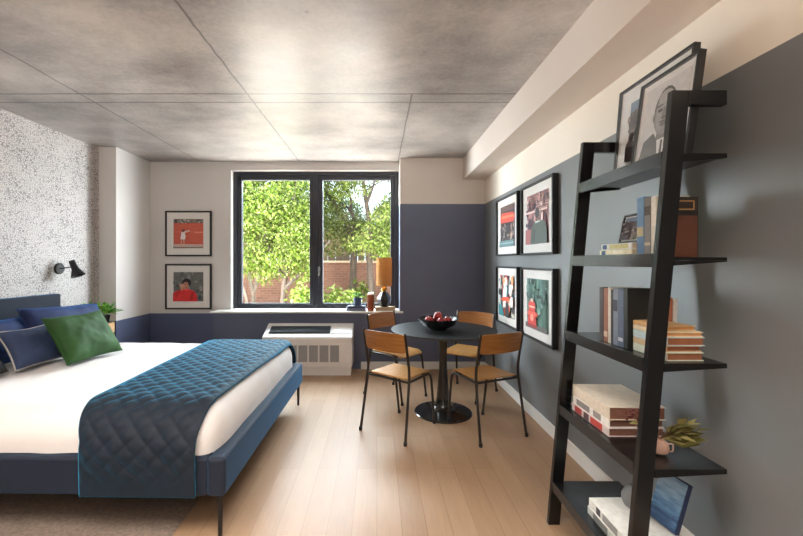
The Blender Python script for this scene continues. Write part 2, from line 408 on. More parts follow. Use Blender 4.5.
# duvet
def sdround(bm_pts, lo, hi, r, kx=1.0):
    out = []
    for p in bm_pts:
        q = Vector((p[0]*kx, p[1], p[2])); L = (lo[0]*kx, lo[1], lo[2]); H = (hi[0]*kx, hi[1], hi[2])
        c = Vector([min(max(q[k], L[k]+r), H[k]-r) for k in range(3)]); d = q-c
        n = d.normalized() if d.length > 1e-9 else Vector((0, 0, 1)); o = c+n*r if d.length > 1e-9 else q
        out.append((Vector((o.x/kx, o.y, o.z)), n))
    return out
def duvet():
    lo, hi = (-2.285, -.868, .18), (-.052, .868, .612); r = .17
    nx, ny, nz = 110, 90, 14; vs = []; fs = []
    def grid(fn, nu, nv):
        k = len(vs)
        for i in range(nu+1):
            for j in range(nv+1): vs.append(fn(i/nu, j/nv))
        for i in range(nu):
            for j in range(nv): fs.append([k+i*(nv+1)+j, k+(i+1)*(nv+1)+j, k+(i+1)*(nv+1)+j+1, k+i*(nv+1)+j+1])
    L = lambda a, b, t: a+(b-a)*t
    grid(lambda u, v: (L(lo[0], hi[0], u), L(lo[1], hi[1], v), hi[2]), nx, ny)
    grid(lambda u, v: (L(lo[0], hi[0], u), lo[1], L(.385, hi[2], v)), nx, nz)
    grid(lambda u, v: (L(hi[0], lo[0], u), hi[1], L(.385, hi[2], v)), nx, nz)
    grid(lambda u, v: (hi[0], L(lo[1], hi[1], u), L(.385, hi[2], v)), ny, nz)
    grid(lambda u, v: (lo[0], L(hi[1], lo[1], u), L(.385, hi[2], v)), ny, nz)
    P = sdround(vs, lo, hi, r, 1.9); bm = bmesh.new(); bv = []
    for p, nr in P:
        n1 = noise.noise(Vector((p.x*2.2+3, p.y*2.2+1, p.z*1.2)))
        n2 = abs(noise.noise(Vector((p.x*4.5+p.y*2.5, p.y*1.6-p.x, p.z*3))))
        q = p+nr*((.011*n1+.015*n2-.012)*(1.0 if nr.z > .9 else .8))
        if p.z < .392: q.z = .393+.006*noise.noise(Vector((p.x*6, p.y*6, 0)))
        bv.append(bm.verts.new(q))
    for f in fs: bm.faces.new([bv[k] for k in f])
    bmesh.ops.remove_doubles(bm, verts=bm.verts[:], dist=.004); bmesh.ops.recalc_face_normals(bm, faces=bm.faces[:])
    mm = MB(); mm.frombm(bm, None, None, True); return mm
o = duvet().build('duvet', M_linen, None, bed.location, (0, 0, bed_rot), 180)
tag(o, 'white duvet spread over the bed, showing beyond both edges of the blue quilt', 'duvet')

# quilted runner
def quilt():
    rq = .215; prof = [Vector((0, -.917, .215)), Vector((0, -.917, .32))]
    for k in range(13):
        t = PI*k/24; prof.append(Vector((0, -.701-rq*math.cos(t), .414+rq*math.sin(t))))
    for k in range(13):
        t = PI/2-PI*k/24; prof.append(Vector((0, .701+rq*math.cos(t), .414+rq*math.sin(t))))
    P = prof+[Vector((0, .917, .32)), Vector((0, .917, .28))]; cum = [0]
    for a, b in zip(P, P[1:]): cum.append(cum[-1]+(b-a).length)
    T = cum[-1]; ns = int(T/.008); nt = 84; vs = []
    def at(s):
        k = 0
        while k < len(cum)-2 and cum[k+1] < s: k += 1
        t = (s-cum[k])/(cum[k+1]-cum[k]); d = (P[k+1]-P[k]).normalized()
        return P[k].lerp(P[k+1], t), Vector((0, -d.z, d.y))
    fs = []; dl = .098
    for i in range(ns+1):
        s = T*i/ns; p, n = at(s); hang = max(0, min(1, (.624-p.z)/.15)); near = p.y < 0
        x0 = -.787-.03*p.y/.8+(.062*hang if near else 0); x1 = -.092+.02*p.y/.8-(.018*hang if near else 0)
        for j in range(nt+1):
            t = j/nt; x = x0+(x1-x0)*t+.010*noise.noise(Vector((s*1.7, 5+round(t), 0)))*(1 if t > .5 else -1)
            a = (x*.95+s)/dl*PI; b = (x*.95-s)/dl*PI
            h = (abs(math.sin(a))*abs(math.sin(b)))**.42
            e = min(1, min(t, 1-t, i/ns, 1-i/ns)*14)
            wr = .010*abs(noise.noise(Vector((x*5, s*2.0, 1))))+.004*noise.noise(Vector((x*14, s*14, 2)))
            q = p+n*(h*.012*e+wr*e)+Vector((x, 0, 0))
            xx = max(0, x+.135)/.09; drop = .17*(1-math.sqrt(max(0, 1-min(xx, .98)**2)))
            q.z -= drop*max(0, min(1, (p.z-.40)/.2))*.92
            vs.append(q[:])
    for i in range(ns):
        for j in range(nt): fs.append([i*(nt+1)+j, i*(nt+1)+j+1, (i+1)*(nt+1)+j+1, (i+1)*(nt+1)+j])
    mm = MB(); mm.add(vs, fs, None, True); return mm
o = quilt().build('quilted_throw', M_quilt, None, bed.location, (0, 0, bed_rot), 180)
tag(o, 'teal blue diamond-quilted velvet throw laid across the foot of the bed', 'throw')
sol = o.modifiers.new('thickness', 'SOLIDIFY'); sol.thickness = .012; sol.offset = -1

def pillow(name, label, w, h, t, mat, loc, yaw, lean, group=None, piping=None, wob=1.0, seed=0, cat='pillow'):
    """stands on its long edge, faces local +X; bottom edge at loc"""
    N1, N2 = 30, 24; vs = []; fs = []
    for sgn in (1, -1):
        k = len(vs)
        for i in range(N1+1):
            for j in range(N2+1):
                u = 2*i/N1-1; v = 2*j/N2-1
                th = (max(0, (1-u**4))*max(0, (1-v**4)))**.55
                pu = u*(1-.07*(1-v*v)); pv = v*(1-.07*(1-u*u))
                nz = noise.noise(Vector((u*1.7+seed, v*1.7, sgn)))*.22*wob+.10*wob*noise.noise(Vector((u*5+seed, v*5, sgn*3)))
                sag = .05*wob*noise.noise(Vector((u*1.3, seed, 0)))
                vs.append((sgn*t/2*th*(1+nz), pu*w/2, h/2+pv*h/2*(1-.0)+ (sag*h*(v+1)/2)))
        for i in range(N1):
            for j in range(N2):
                q = [k+i*(N2+1)+j, k+(i+1)*(N2+1)+j, k+(i+1)*(N2+1)+j+1, k+i*(N2+1)+j+1]; fs.append(q if sgn > 0 else q[::-1])
    bm = bmesh.new(); bv = [bm.verts.new(v) for v in vs]
    for f in fs: bm.faces.new([bv[k] for k in f])
    bmesh.ops.remove_doubles(bm, verts=bm.verts[:], dist=1e-4)
    mm = MB(); mm.frombm(bm, None, None, True)
    rt = thing(name, label, cat, loc, (0, -lean, yaw), group)
    mm.build('cover', mat, rt, auto=180)
    ring = []
    for u, v in [(-1+2*a/20, -1) for a in range(20)]+[(1, -1+2*a/16) for a in range(16)]+[(1-2*a/20, 1) for a in range(20)]+[(-1, 1-2*a/16) for a in range(17)]:
        sag = .05*wob*noise.noise(Vector((u*1.3, seed, 0)))
        ring.append((0, u*(1-.07*(1-v*v))*w/2, h/2+v*(1-.07*(1-u*u))*h/2+sag*h*(v+1)/2))
    pm = MB(); pm.tube(ring, .0055, 6, cap=False); pm.build('piping', piping or mat, rt, auto=180)
    return rt
R = math.radians
pg = 'pillows on the bed'
pillow('white_pillow', 'white sleeping pillow on the near half of the bed behind the navy pillow', .70, .37, .17, M_linen, (-2.78, 2.34, .625), R(-1), R(26), pg, seed=11)
pillow('white_pillow', 'white sleeping pillow on the far half of the bed behind the navy pillow', .70, .30, .17, M_linen, (-2.76, 3.24, .625), R(-1), R(28), pg, seed=12)
pillow('navy_pillow', 'navy velvet pillow at the left edge, half hidden by the slate cushion', .75, .32, .17, M_navy, (-2.56, 2.56, .63), R(-1), R(22), pg, seed=3)
pn = pillow('navy_pillow', 'long navy velvet pillow standing behind the green cushion', .76, .355, .18, M_navy, (-2.47, 3.17, .645), R(-1), R(22), pg, seed=4); pn.rotation_euler.x = R(-3)
pillow('lumbar_cushion', 'shiny slate blue lumbar cushion with pale piping beside the green cushion', .52, .28, .14, M_slate, (-2.30, 2.745, .635), R(-5), R(31), pg, M_cream, seed=5, cat='cushion')
pillow('green_cushion', 'green velvet square cushion leaning at the front of the pillows', .47, .37, .15, M_green, (-2.08, 2.875, .63), R(-8), R(33), pg, seed=6, cat='cushion')
pillow('charcoal_cushion', 'charcoal cushion barely in view at the left edge below the slate cushion', .44, .30, .13, M_char, (-2.36, 2.27, .632), R(4), R(34), pg, seed=9, cat='cushion')

# rug under the bed
def rug():
    nx, ny = 60, 50; x0, x1, y0, y1 = -2.9, -1.0, .9, 3.3; vs = []; fs = []
    for i in range(nx+1):
        for j in range(ny+1):
            x = x0+(x1-x0)*i/nx; y = y0+(y1-y0)*j/ny; e = min(i, nx-i, j, ny-j)
            vs.append((x, y, (.001 if e == 0 else .012)+(.0015*noise.noise(Vector((x*30, y*30, 0))) if e else 0)))
    for i in range(nx):
        for j in range(ny): fs.append([i*(ny+1)+j, (i+1)*(ny+1)+j, (i+1)*(ny+1)+j+1, i*(ny+1)+j+1])
    mm = MB(); mm.add(vs, fs, None, True); return mm
tag(rug().build('rug', M_rug), 'taupe rug lying on the oak floor under the bed', 'rug')

# nightstand
ns = thing('nightstand', 'pale wood nightstand with black frame between the bed and the corner column', 'nightstand', (-2.99, 3.99, 0))
m = MB(); m.box((-.16, -.19, .575), (.15, .20, .685), .004); m.build('cabinet', M_wood, ns)
m = MB(); m.box((-.162, -.192, .686), (.152, .202, .696), .002); m.build('top', M_blackm, ns)
for x in (-.15, .14):
    for y in (-.18, .19):
        m = MB(); m.box((x-.01, y-.01, 0), (x+.01, y+.01, .574), .002); m.build('leg', M_blackm, ns)
m = MB(); m.box((.151, -.18, .585), (.158, .19, .672), .002); dr = m.build('drawer', M_wood, ns)
m = MB(); m.tube([(.158, .0, .63), (.172, .0, .63)], .008); m.build('knob', M_blackm, dr)

# leaves helper ------------------------------------------------------------------
def leaf(vs, fs, c, d, up, L, Wd, fold=.25):
    d = d.normalized(); s = d.cross(up)
    if s.length < 1e-3: s = d.orthogonal()
    s.normalize(); u = s.cross(d); k = len(vs)
    a = c; b = c+d*L*.42+s*Wd/2+u*Wd*fold*.5; e = c+d*L*.42-s*Wd/2+u*Wd*fold*.5; mid = c+d*L*.42; t = c+d*L-u*L*.12
    vs += [a, b, t, e, mid]; fs += [[k, k+1, k+4], [k+1, k+2, k+4], [k+2, k+3, k+4], [k+3, k, k+4]]
def rv(r=rnd):
    while True:
        v = Vector((r.uniform(-1, 1), r.uniform(-1, 1), r.uniform(-1, 1)))
        if .05 < v.length < 1: return v
def plant_leaves(n, center, spread, L, Wd, up=.6, r=rnd):
    vs = []; fs = []
    for k in range(n):
        a = r.uniform(0, 2*PI); el = r.uniform(.1, 1.2); d = Vector((math.cos(a)*math.cos(el), math.sin(a)*math.cos(el), math.sin(el)*up+.2))
        c = Vector(center)+d*spread*r.uniform(.2, 1); leaf(vs, fs, c, d+rv(r)*.5, Vector((0, 0, 1)), L*r.uniform(.7, 1.2), Wd*r.uniform(.7, 1.2))
    mm = MB(); mm.add(vs, fs, None, False); return mm
def potted(name, label, loc, pr, ph, potm, leafm, n, spread, L, Wd, cat='plant', group=None):
    rt = thing(name, label, cat, loc, 0, group)
    m = MB(); m.lathe([(pr*.72, 0), (pr*.8, .002), (pr, ph), (pr*.9, ph), (pr*.86, ph-.008)], 24); pt = m.build('pot', potm, rt)
    m = MB(); m.lathe([(pr*.86, ph-.010), (pr*.5, ph-.006)], 20); m.build('soil', M_soil, pt)
    mm = plant_leaves(n, (0, 0, ph-.005), spread, L, Wd)
    stems = MB()
    for k in range(7):
        a = rnd.uniform(0, 2*PI); stems.tube([(0, 0, ph-.008), (math.cos(a)*spread*.3, math.sin(a)*spread*.3, ph+spread*.55)], .0022, 5)
    stems.build('stem', M_stalk if leafm is L_dry else leafm, rt)
    mm.build('foliage', leafm, rt); return rt
potted('potted_plant', 'small leafy plant in a dark pot at the back of the nightstand', (-2.885, 4.10, .697), .05, .075, M_black, L_pot, 80, .14, .08, .045, group='plants on the nightstand')
potted('potted_plant', 'small leafy plant in a white pot on the nightstand beside the navy pillow', (-2.93, 3.94, .697), .05, .085, M_ceramic, L_pot, 80, .13, .075, .042, group='plants on the nightstand')

# wall sconce
sc = thing('wall_sconce', 'black adjustable wall lamp on the patterned wallpaper above the headboard', 'wall lamp', (XL+.001, 3.85, 1.27))
Mx = Matrix.Rotation(PI/2, 4, 'Y')
m = MB(); m.lathe([(.055, 0), (.055, .016), (.05, .022), (.012, .022)], 28, None, Mx); m.build('wall_plate', M_blackm, sc)
m = MB(); m.tube([(.018, 0, .0), (.145, 0, .018)], .006); m.ball((.148, 0, .018), .013); m.build('arm', M_blackm, sc)
m = MB(); Ms = Matrix.Translation((.155, 0, .022)) @ Matrix.Rotation(R(-24), 4, 'Y') @ Matrix.Scale(.82, 4)
m.lathe([(.012, .078), (.030, .074), (.033, .05), (.034, .0), (.040, -.04), (.078, -.125), (.076, -.125), (.036, -.04), (.03, 0)], 28, None, Ms, cap=False); m.lathe([(.0005, .080), (.014, .078)], 28, None, Ms); m.build('shade', M_blackm, sc)

# ------------------------------------------------------------------ pictures
def rect(a, b, c, d): return [(a, b), (c, b), (c, d), (a, d)]
def ell(cx, cy, rx, ry, n=20): return [(cx+rx*math.cos(2*PI*k/n), cy+ry*math.sin(2*PI*k/n)) for k in range(n)]
def picture(name, label, w, h, fw, dep, mx, my, shapes, loc, rot, group=None, cat='framed picture', glassy=True):
    """faces local -Y, bottom centre of its back at the origin"""
    rt = thing(name, label, cat, loc, rot, group)
    m = MB(); x = w/2
    m.box((-x, -dep, 0), (x, 0, fw), .002); m.box((-x, -dep, h-fw), (x, 0, h), .002)
    m.box((-x, -dep, fw), (-x+fw, 0, h-fw), .002); m.box((x-fw, -dep, fw), (x, 0, h-fw), .002); m.box((-x+fw*.5, -.006, fw*.5), (x-fw*.5, -.001, h-fw*.5))
    m.build('frame', M_pframe, rt)
    m = MB(); y = -dep*.55
    m.box((-x+fw-.001, y, fw-.001), (x-fw+.001, y+.002, h-fw+.001)); m.build('mat_board', M_matb, rt)
    m = MB(); px0, px1, pz0, pz1 = -x+mx, x-mx, my, h-my
    for k, (poly, c) in enumerate(shapes):
        yy = y-.0006-.00022*k
        m.add([(px0+(px1-px0)*min(1, max(0, u)), yy, pz0+(pz1-pz0)*min(1, max(0, v))) for u, v in poly], [list(range(len(poly)))], flat(c))
    m.build('print', None, rt)
    if glassy:
        m = MB(); m.box((-x+fw-.001, y-.012, fw-.001), (x-fw+.001, y-.0105, h-fw+.001)); m.build('glass', M_pglass, rt)
    return rt
full = rect(0, 0, 1, 1)
rr = random.Random(3)
def patches(cols, n, box=(0, 0, 1, 1), s=(.05, .2)):
    out = []
    for k in range(n):
        cx = rr.uniform(box[0], box[2]); cy = rr.uniform(box[1], box[3]); a = rr.uniform(*s)/2; b = rr.uniform(*s)/2
        pts = [(cx+a*math.cos(t)*rr.uniform(.6, 1.2), cy+b*math.sin(t)*rr.uniform(.6, 1.2)) for t in (0, .9, 1.8, 2.8, 3.7, 4.6, 5.4)]
        out.append(([(min(box[2], max(box[0], p)), min(box[3], max(box[1], q))) for p, q in pts], rr.choice(cols)))
    return out
A_court = [(full, (214, 100, 76)), (rect(0, .86, 1, 1), (120, 112, 108))]+patches([(70, 66, 66), (190, 180, 170), (150, 130, 120)], 40, (0, .86, 1, 1), (.04, .12)) + \
    [(rect(0, 0, 1, .10), (196, 178, 168)), (rect(0, .10, 1, .125), (232, 220, 210)), (rect(0, .0, 1, .03), (120, 96, 88)), (rect(0, .55, 1, .57), (224, 128, 104)), (rect(.72, .52, 1, .56), (232, 150, 130))] + \
    [([(.24, .06), (.28, .06), (.30, .32), (.27, .32)], (216, 170, 150)), ([(.35, .1), (.39, .1), (.38, .32), (.33, .32)], (216, 170, 150)), ([(.24, .3), (.41, .3), (.42, .42), (.38, .56), (.28, .55)], (232, 222, 222)),
     ([(.33, .50), (.40, .52), (.56, .58), (.55, .62), (.36, .58)], (226, 200, 190)), (ell(.34, .60, .05, .045), (120, 72, 56)), (rect(.25, .0, .44, .03), (150, 70, 56))]
A_red = [(full, (112, 114, 112))]+patches([(84, 88, 86), (134, 138, 132), (150, 150, 146), (98, 104, 100)], 60, (0, 0, 1, 1), (.06, .22)) + \
    [([(.0, 0), (.82, 0), (.80, .22), (.70, .36), (.50, .42), (.28, .40), (.08, .34), (.0, .26)], (216, 42, 46)), ([(.10, .1), (.28, .38), (.22, .40), (.04, .28)], (190, 30, 36)), ([(.55, .05), (.62, .3), (.7, .33), (.66, .04)], (176, 26, 32)), ([(.32, .4), (.48, .36), (.56, .4), (.5, .46), (.36, .46)], (232, 84, 84)),
     (ell(.46, .64, .15, .14), (32, 28, 30)), (ell(.43, .54, .10, .13), (188, 130, 108)), ([(.32, .52), (.33, .64), (.5, .68), (.56, .60), (.53, .72), (.4, .76), (.32, .70)], (30, 26, 28)),
     (ell(.30, .52, .06, .08), (206, 150, 128)), ([(.26, .38), (.34, .38), (.34, .52), (.26, .5)], (200, 140, 120)), (rect(.38, .565, .42, .578), (40, 28, 26)), (rect(.47, .565, .51, .578), (40, 28, 26)), (rect(.42, .475, .48, .49), (140, 60, 60)), (ell(.90, .12, .05, .06), (60, 66, 80))]
A_street = [(full, (78, 66, 64)), (rect(0, .86, 1, 1), (96, 68, 56)), ([(.08, .60), (.92, .54), (1, .70), (.9, .80), (.1, .84), (0, .72)], (226, 74, 48)), ([(.1, .70), (.95, .68), (.9, .74), (.1, .77)], (240, 128, 88)), ([(0, .5), (1, .5), (1, .57), (0, .6)], (70, 38, 36))] + \
    patches([(28, 28, 32), (54, 54, 60), (110, 92, 84), (150, 140, 134), (40, 34, 36), (186, 160, 140)], 46, (0, .16, 1, .56), (.06, .2))+[(rect(0, 0, 1, .15), (98, 130, 134)), (rect(0, .07, 1, .10), (140, 168, 168))]
A_man = [(full, (158, 104, 102))]+[(rect(0, .68+.05*k, 1, .695+.05*k), (208, 178, 174)) for k in range(6)]+patches([(120, 74, 78), (186, 134, 130), (90, 60, 70), (220, 190, 184), (96, 84, 100)], 50, (0, .3, 1, 1), (.08, .24)) + \
    [(rect(0, .62, 1, .66), (226, 200, 196)), (rect(0, 0, .3, .3), (160, 92, 90)), ([(.24, 0), (1, 0), (.98, .30), (.86, .42), (.62, .46), (.40, .42), (.28, .26)], (62, 74, 66)), ([(.48, .40), (.72, .42), (.66, .48), (.5, .46)], (180, 196, 188)), (rect(.50, .44, .66, .54), (116, 76, 64)), (ell(.57, .60, .10, .10), (44, 34, 34)), ([(.36, .3), (.5, .3), (.46, .04), (.34, .04)], (50, 60, 54))]
A_dance = [(full, (176, 176, 172))]+patches([(30, 40, 46), (220, 90, 60), (236, 226, 214), (44, 104, 112), (150, 60, 48), (232, 150, 100), (20, 22, 26)], 80, (0, 0, 1, 1), (.1, .34)) + \
    [([(.3, .2), (.5, .25), (.6, .7), (.45, .86), (.32, .6)], (236, 232, 226)), ([(.25, .35), (.75, .42), (.7, .5), (.22, .46)], (222, 84, 54)), ([(.5, 0), (.75, 0), (.7, .35), (.52, .35)], (28, 30, 36)), ([(0, 0), (.4, 0), (.3, .2), (0, .3)], (52, 132, 140))]
A_hyd = [(full, (96, 138, 126)), (rect(.0, 0, .12, 1), (122, 150, 142)), (rect(.72, 0, 1, 1), (74, 112, 94)), (rect(.5, 0, .56, 1), (110, 160, 144)), (rect(.88, 0, .94, 1), (50, 78, 70))]+patches([(128, 164, 152), (74, 108, 100), (60, 80, 78), (110, 150, 130)], 50, (0, .2, 1, 1), (.05, .22)) + \
    [(rect(0, 0, 1, .10), (96, 92, 90)), ([(.12, .04), (.52, .04), (.50, .30), (.46, .42), (.18, .42), (.14, .3)], (208, 62, 52)), (rect(.10, .26, .58, .34), (226, 92, 78)), (rect(.1, .03, .55, .09), (150, 40, 38)), (ell(.32, .46, .17, .10), (214, 74, 62)), (ell(.32, .22, .08, .07), (238, 150, 130)), (rect(.26, .54, .38, .60), (220, 196, 180)), (rect(.2, .42, .45, .45), (240, 190, 176))]
A_scene = [(full, (120, 112, 112)), (rect(0, .8, 1, 1), (128, 146, 166)), ([(0, .0), (.5, 0), (.5, .8), (.2, .86), (0, .8)], (94, 78, 76))]+patches([(70, 62, 64), (150, 130, 124), (104, 90, 90), (180, 166, 158), (60, 48, 50)], 50, (0, 0, 1, .82), (.06, .25))+[([(0, 0), (.4, 0), (.3, .2), (0, .25)], (46, 28, 30))]
A_port = [(full, (214, 208, 204)), ([(0, 0), (.08, .26), (.30, .34), (.42, .2), (.60, .2), (.72, .34), (.95, .26), (1, .1), (1, 0)], (74, 72, 72)), ([(.40, .22), (.62, .22), (.56, .0), (.45, .0)], (226, 222, 220)), ([(.49, .0), (.55, .0), (.54, .2), (.50, .2)], (40, 40, 40)),
          (rect(.38, .22, .64, .42), (112, 108, 104)), (ell(.51, .60, .245, .31, 28), (60, 57, 56)), (ell(.51, .56, .225, .29, 28), (140, 134, 129)), (ell(.42, .56, .10, .22), (160, 154, 148)), (ell(.50, .78, .16, .09), (168, 162, 156)),
          (ell(.28, .55, .03, .06), (118, 112, 108)), (ell(.74, .55, .03, .06), (96, 92, 88)), (ell(.41, .615, .055, .022), (52, 48, 46)), (ell(.62, .615, .055, .022), (48, 44, 42)), ([(.33, .665), (.47, .68), (.47, .695), (.34, .69)], (38, 36, 35)), ([(.56, .68), (.70, .665), (.69, .69), (.56, .695)], (38, 36, 35)),
          ([(.49, .64), (.54, .64), (.58, .50), (.52, .475), (.46, .50)], (118, 112, 107)), (ell(.52, .495, .055, .016), (70, 66, 63)), (rect(.43, .435, .61, .45), (56, 50, 48)), (ell(.52, .405, .08, .025), (104, 96, 92)), (rect(.42, .452, .62, .462), (74, 70, 68))]

gl = 'framed prints beside the window'
PW, PH = .594, .585
picture('framed_picture', 'framed print of a player on an orange court, upper one left of the window', PW, PH, .020, .028, .105, .105, A_court, (-2.428, YW-.001, 1.408), 0, gl)
picture('framed_picture', 'framed print of a person in a red jacket, lower one left of the window', PW, PH, .020, .028, .105, .105, A_red, (-2.428, YW-.001, .725), 0, gl)
gr = 'framed prints on the right wall'
XP = XR-.001
picture('framed_picture', 'framed print of a dark street under a red awning, top left on the grey wall', .64, .60, .017, .046, .105, .09, A_street, (XP, 3.915, 1.40), -PI/2, gr)
picture('framed_picture', 'framed print of a man from behind in dark green, top right on the grey wall', .64, .60, .017, .046, .105, .09, A_man, (XP, 3.185, 1.395), -PI/2, gr)
picture('framed_picture', 'framed print of a crowded colourful jumble, lower left on the grey wall', .64, .60, .017, .046, .105, .09, A_dance, (XP, 3.915, .69), -PI/2, gr)
picture('framed_picture', 'framed print of a red hydrant before green panels, lower right on the grey wall', .64, .60, .017, .046, .105, .09, A_hyd, (XP, 3.185, .685), -PI/2, gr)

# ------------------------------------------------------------------ wall air conditioner
ac = thing('air_conditioner', 'white wall air conditioner with sloping top under the window', 'air conditioner', (-.82, YB, 0))
hw = .53
m = MB(); m.prism([(-.002, .10), (-.30, .10), (-.30, .43), (-.285, .455), (-.002, .575)], 0, -hw, hw, bev=.008); m.build('cabinet', M_acw, ac)
m = MB(); m.box((-hw+.02, -.275, 0), (hw-.02, -.003, .099)); m.build('base', M_acw, ac)
ang = math.atan2(.12, .283)
Mt = Matrix.Translation((0, -.285, .455)) @ Matrix.Rotation(ang, 4, 'X')
m = MB(); m.box((-hw+.06, .07, .003), (hw-.27, .215, .011), .002, None, Mt); vt = m.build('top_vent', M_acd, ac)
for k in range(9):
    m = MB(); y = .08+k*.0155; m.box((-hw+.065, y, .011), (hw-.275, y+.004, .018), 0, None, Mt); m.build('louver', M_acd, vt)
m = MB(); m.box((hw-.24, .06, .003), (hw-.03, .225, .009), .003, None, Mt); m.build('control_cover', M_acw, ac)
m = MB(); m.box((-hw+.03, -.304, .15), (hw-.03, -.3005, .385), .002); gp = m.build('front_panel', M_acw, ac)
for k in range(7):
    m = MB(); x0 = -hw+.06+k*.1235; m.box((x0, -.3075, .165), (x0+.105, -.3045, .36), .002); 
    for q in range(12): m.box((x0+.004, -.3095, .172+q*.0155), (x0+.101, -.3075, .178+q*.0155))
    m.build('grille', M_acg, gp)

# ------------------------------------------------------------------ books
def book(label, th, h, d, spine, loc, rot=(0, 0, 0), pages=(206, 188, 160), group=None, stripe=None, name='book'):
    """upright: spine faces local -X at x=0, thickness along +Y from 0, stands on z=0"""
    rt = thing(name, label, 'book', loc, rot, group)
    c = .0035; m = MB()
    m.box((0, 0, 0), (d, c, h), .001); m.box((0, th-c, 0), (d, th, h), .001); m.box((-.001, .0005, 0), (c, th-.0005, h), .0012)
    cm = flat(spine, .5); m.build('cover', cm, rt)
    m = MB(); m.box((c+.001, c+.0002, .004), (d-.005, th-c-.0002, h-.004)); m.build('pages', flat(pages, .85), rt)
    if stripe:
        for (a, b, col) in stripe:
            m = MB(); m.box((-.0018, .003, h*a), (-.0006, th-.003, h*b)); m.build('spine_band', flat(col), rt)
    return rt
def lying(label, th, h, d, spine, x, y1, z, yaw=0, **kw):
    """book on its side: spine faces -X, near end at y1-h, far end at y1"""
    return book(label, th, h, d, spine, (x, y1, z), (PI/2, 0, yaw), **kw)

# window sill things
SZ = .7225
sg = 'books on the window sill'
SR = (PI/2, 0, PI/2)   # lying, spine to the room
book('lower grey book of the two under the blue pot on the sill', .032, .25, .15, (112, 114, 138), (-.388, 4.845, SZ), SR, (220, 214, 206), sg)
book('upper dark blue book of the two under the blue pot on the sill', .026, .225, .14, (58, 64, 92), (-.372, 4.85, SZ+.0325), SR, (220, 214, 206), sg)
book('tan book under the orange lamp on the sill', .045, .25, .15, (166, 140, 112), (-.022, 4.85, SZ), SR, (200, 176, 140), sg)
potted('succulent', 'small succulent in a blue pot on the window sill books', (-.245, 4.92, SZ+.0595), .058, .10, M_bluec, L_succ, 46, .055, .06, .022)
cd = thing('candle_holder', 'tall copper candle holder with white candle beside the orange lamp', 'candle holder', (-.078, 4.865, SZ+.001))
m = MB(); m.lathe([(.040, 0), (.041, .004), (.046, .20), (.042, .20), (.040, .18)], 28); m.build('cup', M_copper, cd)
m = MB(); m.lathe([(.039, .10), (.039, .222), (.034, .225)], 24); m.build('candle', M_wax, cd)
def sill_lamp():
    rt = thing('table_lamp', 'lit table lamp with orange drum shade and black faceted base on the sill', 'lamp', (.092, 4.925, SZ+.0465))
    m = MB(); m.lathe([(.05, 0), (.088, .075), (.091, .11), (.045, .185), (.02, .19)], 6); m.build('base', M_blackm, rt)
    m = MB(); m.lathe([(.022, .19), (.034, .205), (.036, .235), (.02, .25), (.012, .255), (.012, .31)], 20); m.build('neck', M_brass, rt)
    n = N('orange_shade'); n.n.remove(n.b); v = n.coord((60, 60, 4)); c = n.ramp(n.noise(v, 5, 3), [(.3, lin((176, 136, 88))), (.7, lin((192, 154, 106)))])
    d = n.new('ShaderNodeBsdfDiffuse', {'Color': c}); t = n.new('ShaderNodeBsdfTranslucent', {'Color': c}); mx = n.new('ShaderNodeMixShader', {0: .38, 1: d.outputs[0], 2: t.outputs[0]}); n.l.new(mx.outputs[0], n.out.inputs[0])
    m = MB(); m.lathe([(.098, .262), (.098, .62), (.096, .62), (.096, .262), (.098, .262)], 36, cap=False)
    sh = m.build('shade', n.m, rt)
    m = MB()
    for a in (0, 2*PI/3, 4*PI/3): m.tube([(0, 0, .31), (math.cos(a)*.095, math.sin(a)*.095, .30)], .002, 5)
    m.build('spider', M_brass, sh)
    e = N('bulb_glow'); e.set(Emission_Strength=6.0, Roughness=.4); e.put(e.b.inputs['Emission Color'], (1, .66, .30, 1))
    m = MB(); m.ball((0, 0, .39), (.032, .032, .045)); m.lathe([(.015, .31), (.015, .36)], 12); m.build('bulb', e.m, rt)
    l = lamp('table_lamp_light', 'POINT', (.092, 4.925, SZ+.0465+.50), (0, 0, 0), 1.3, (1, .74, .46), shadow_soft_size=.04)
    l.parent = rt; l.location = (0, 0, .50)
sill_lamp()

# ------------------------------------------------------------------ table and bowl
tb = thing('dining_table', 'round black pedestal table between the four wooden chairs', 'table', (.587, 3.44, 0))
m = MB(); m.lathe([(.0, .714), (.40, .714), (.452, .724), (.462, .732), (.462, .738), (.458, .741), (0, .741)], 72, cap=False); m.build('tabletop', M_table, tb)
m = MB(); m.lathe([(.09, .713), (.062, .702), (.046, .67), (.037, .60), (.033, .48), (.036, .38), (.046, .26), (.056, .14), (.066, .08), (.085, .052), (.11, .035)], 36); m.build('stem', M_tbase, tb)
m = MB(); m.lathe([(.252, 0), (.254, .006), (.248, .012), (.18, .022), (.11, .036), (.06, .05)], 60); m.build('base', M_tbase, tb)
TZ = .742
bw = thing('fruit_bowl', 'wide black bowl holding red apples on the round table', 'bowl', (.54, 3.41, TZ))
m = MB(); m.lathe([(.07, 0), (.075, .006), (.08, .012), (.142, .042), (.174, .092), (.178, .099), (.173, .099), (.137, .05), (.076, .022), (.0, .018)], 48, cap=False); m.build('bowl_body', M_bowl, bw)
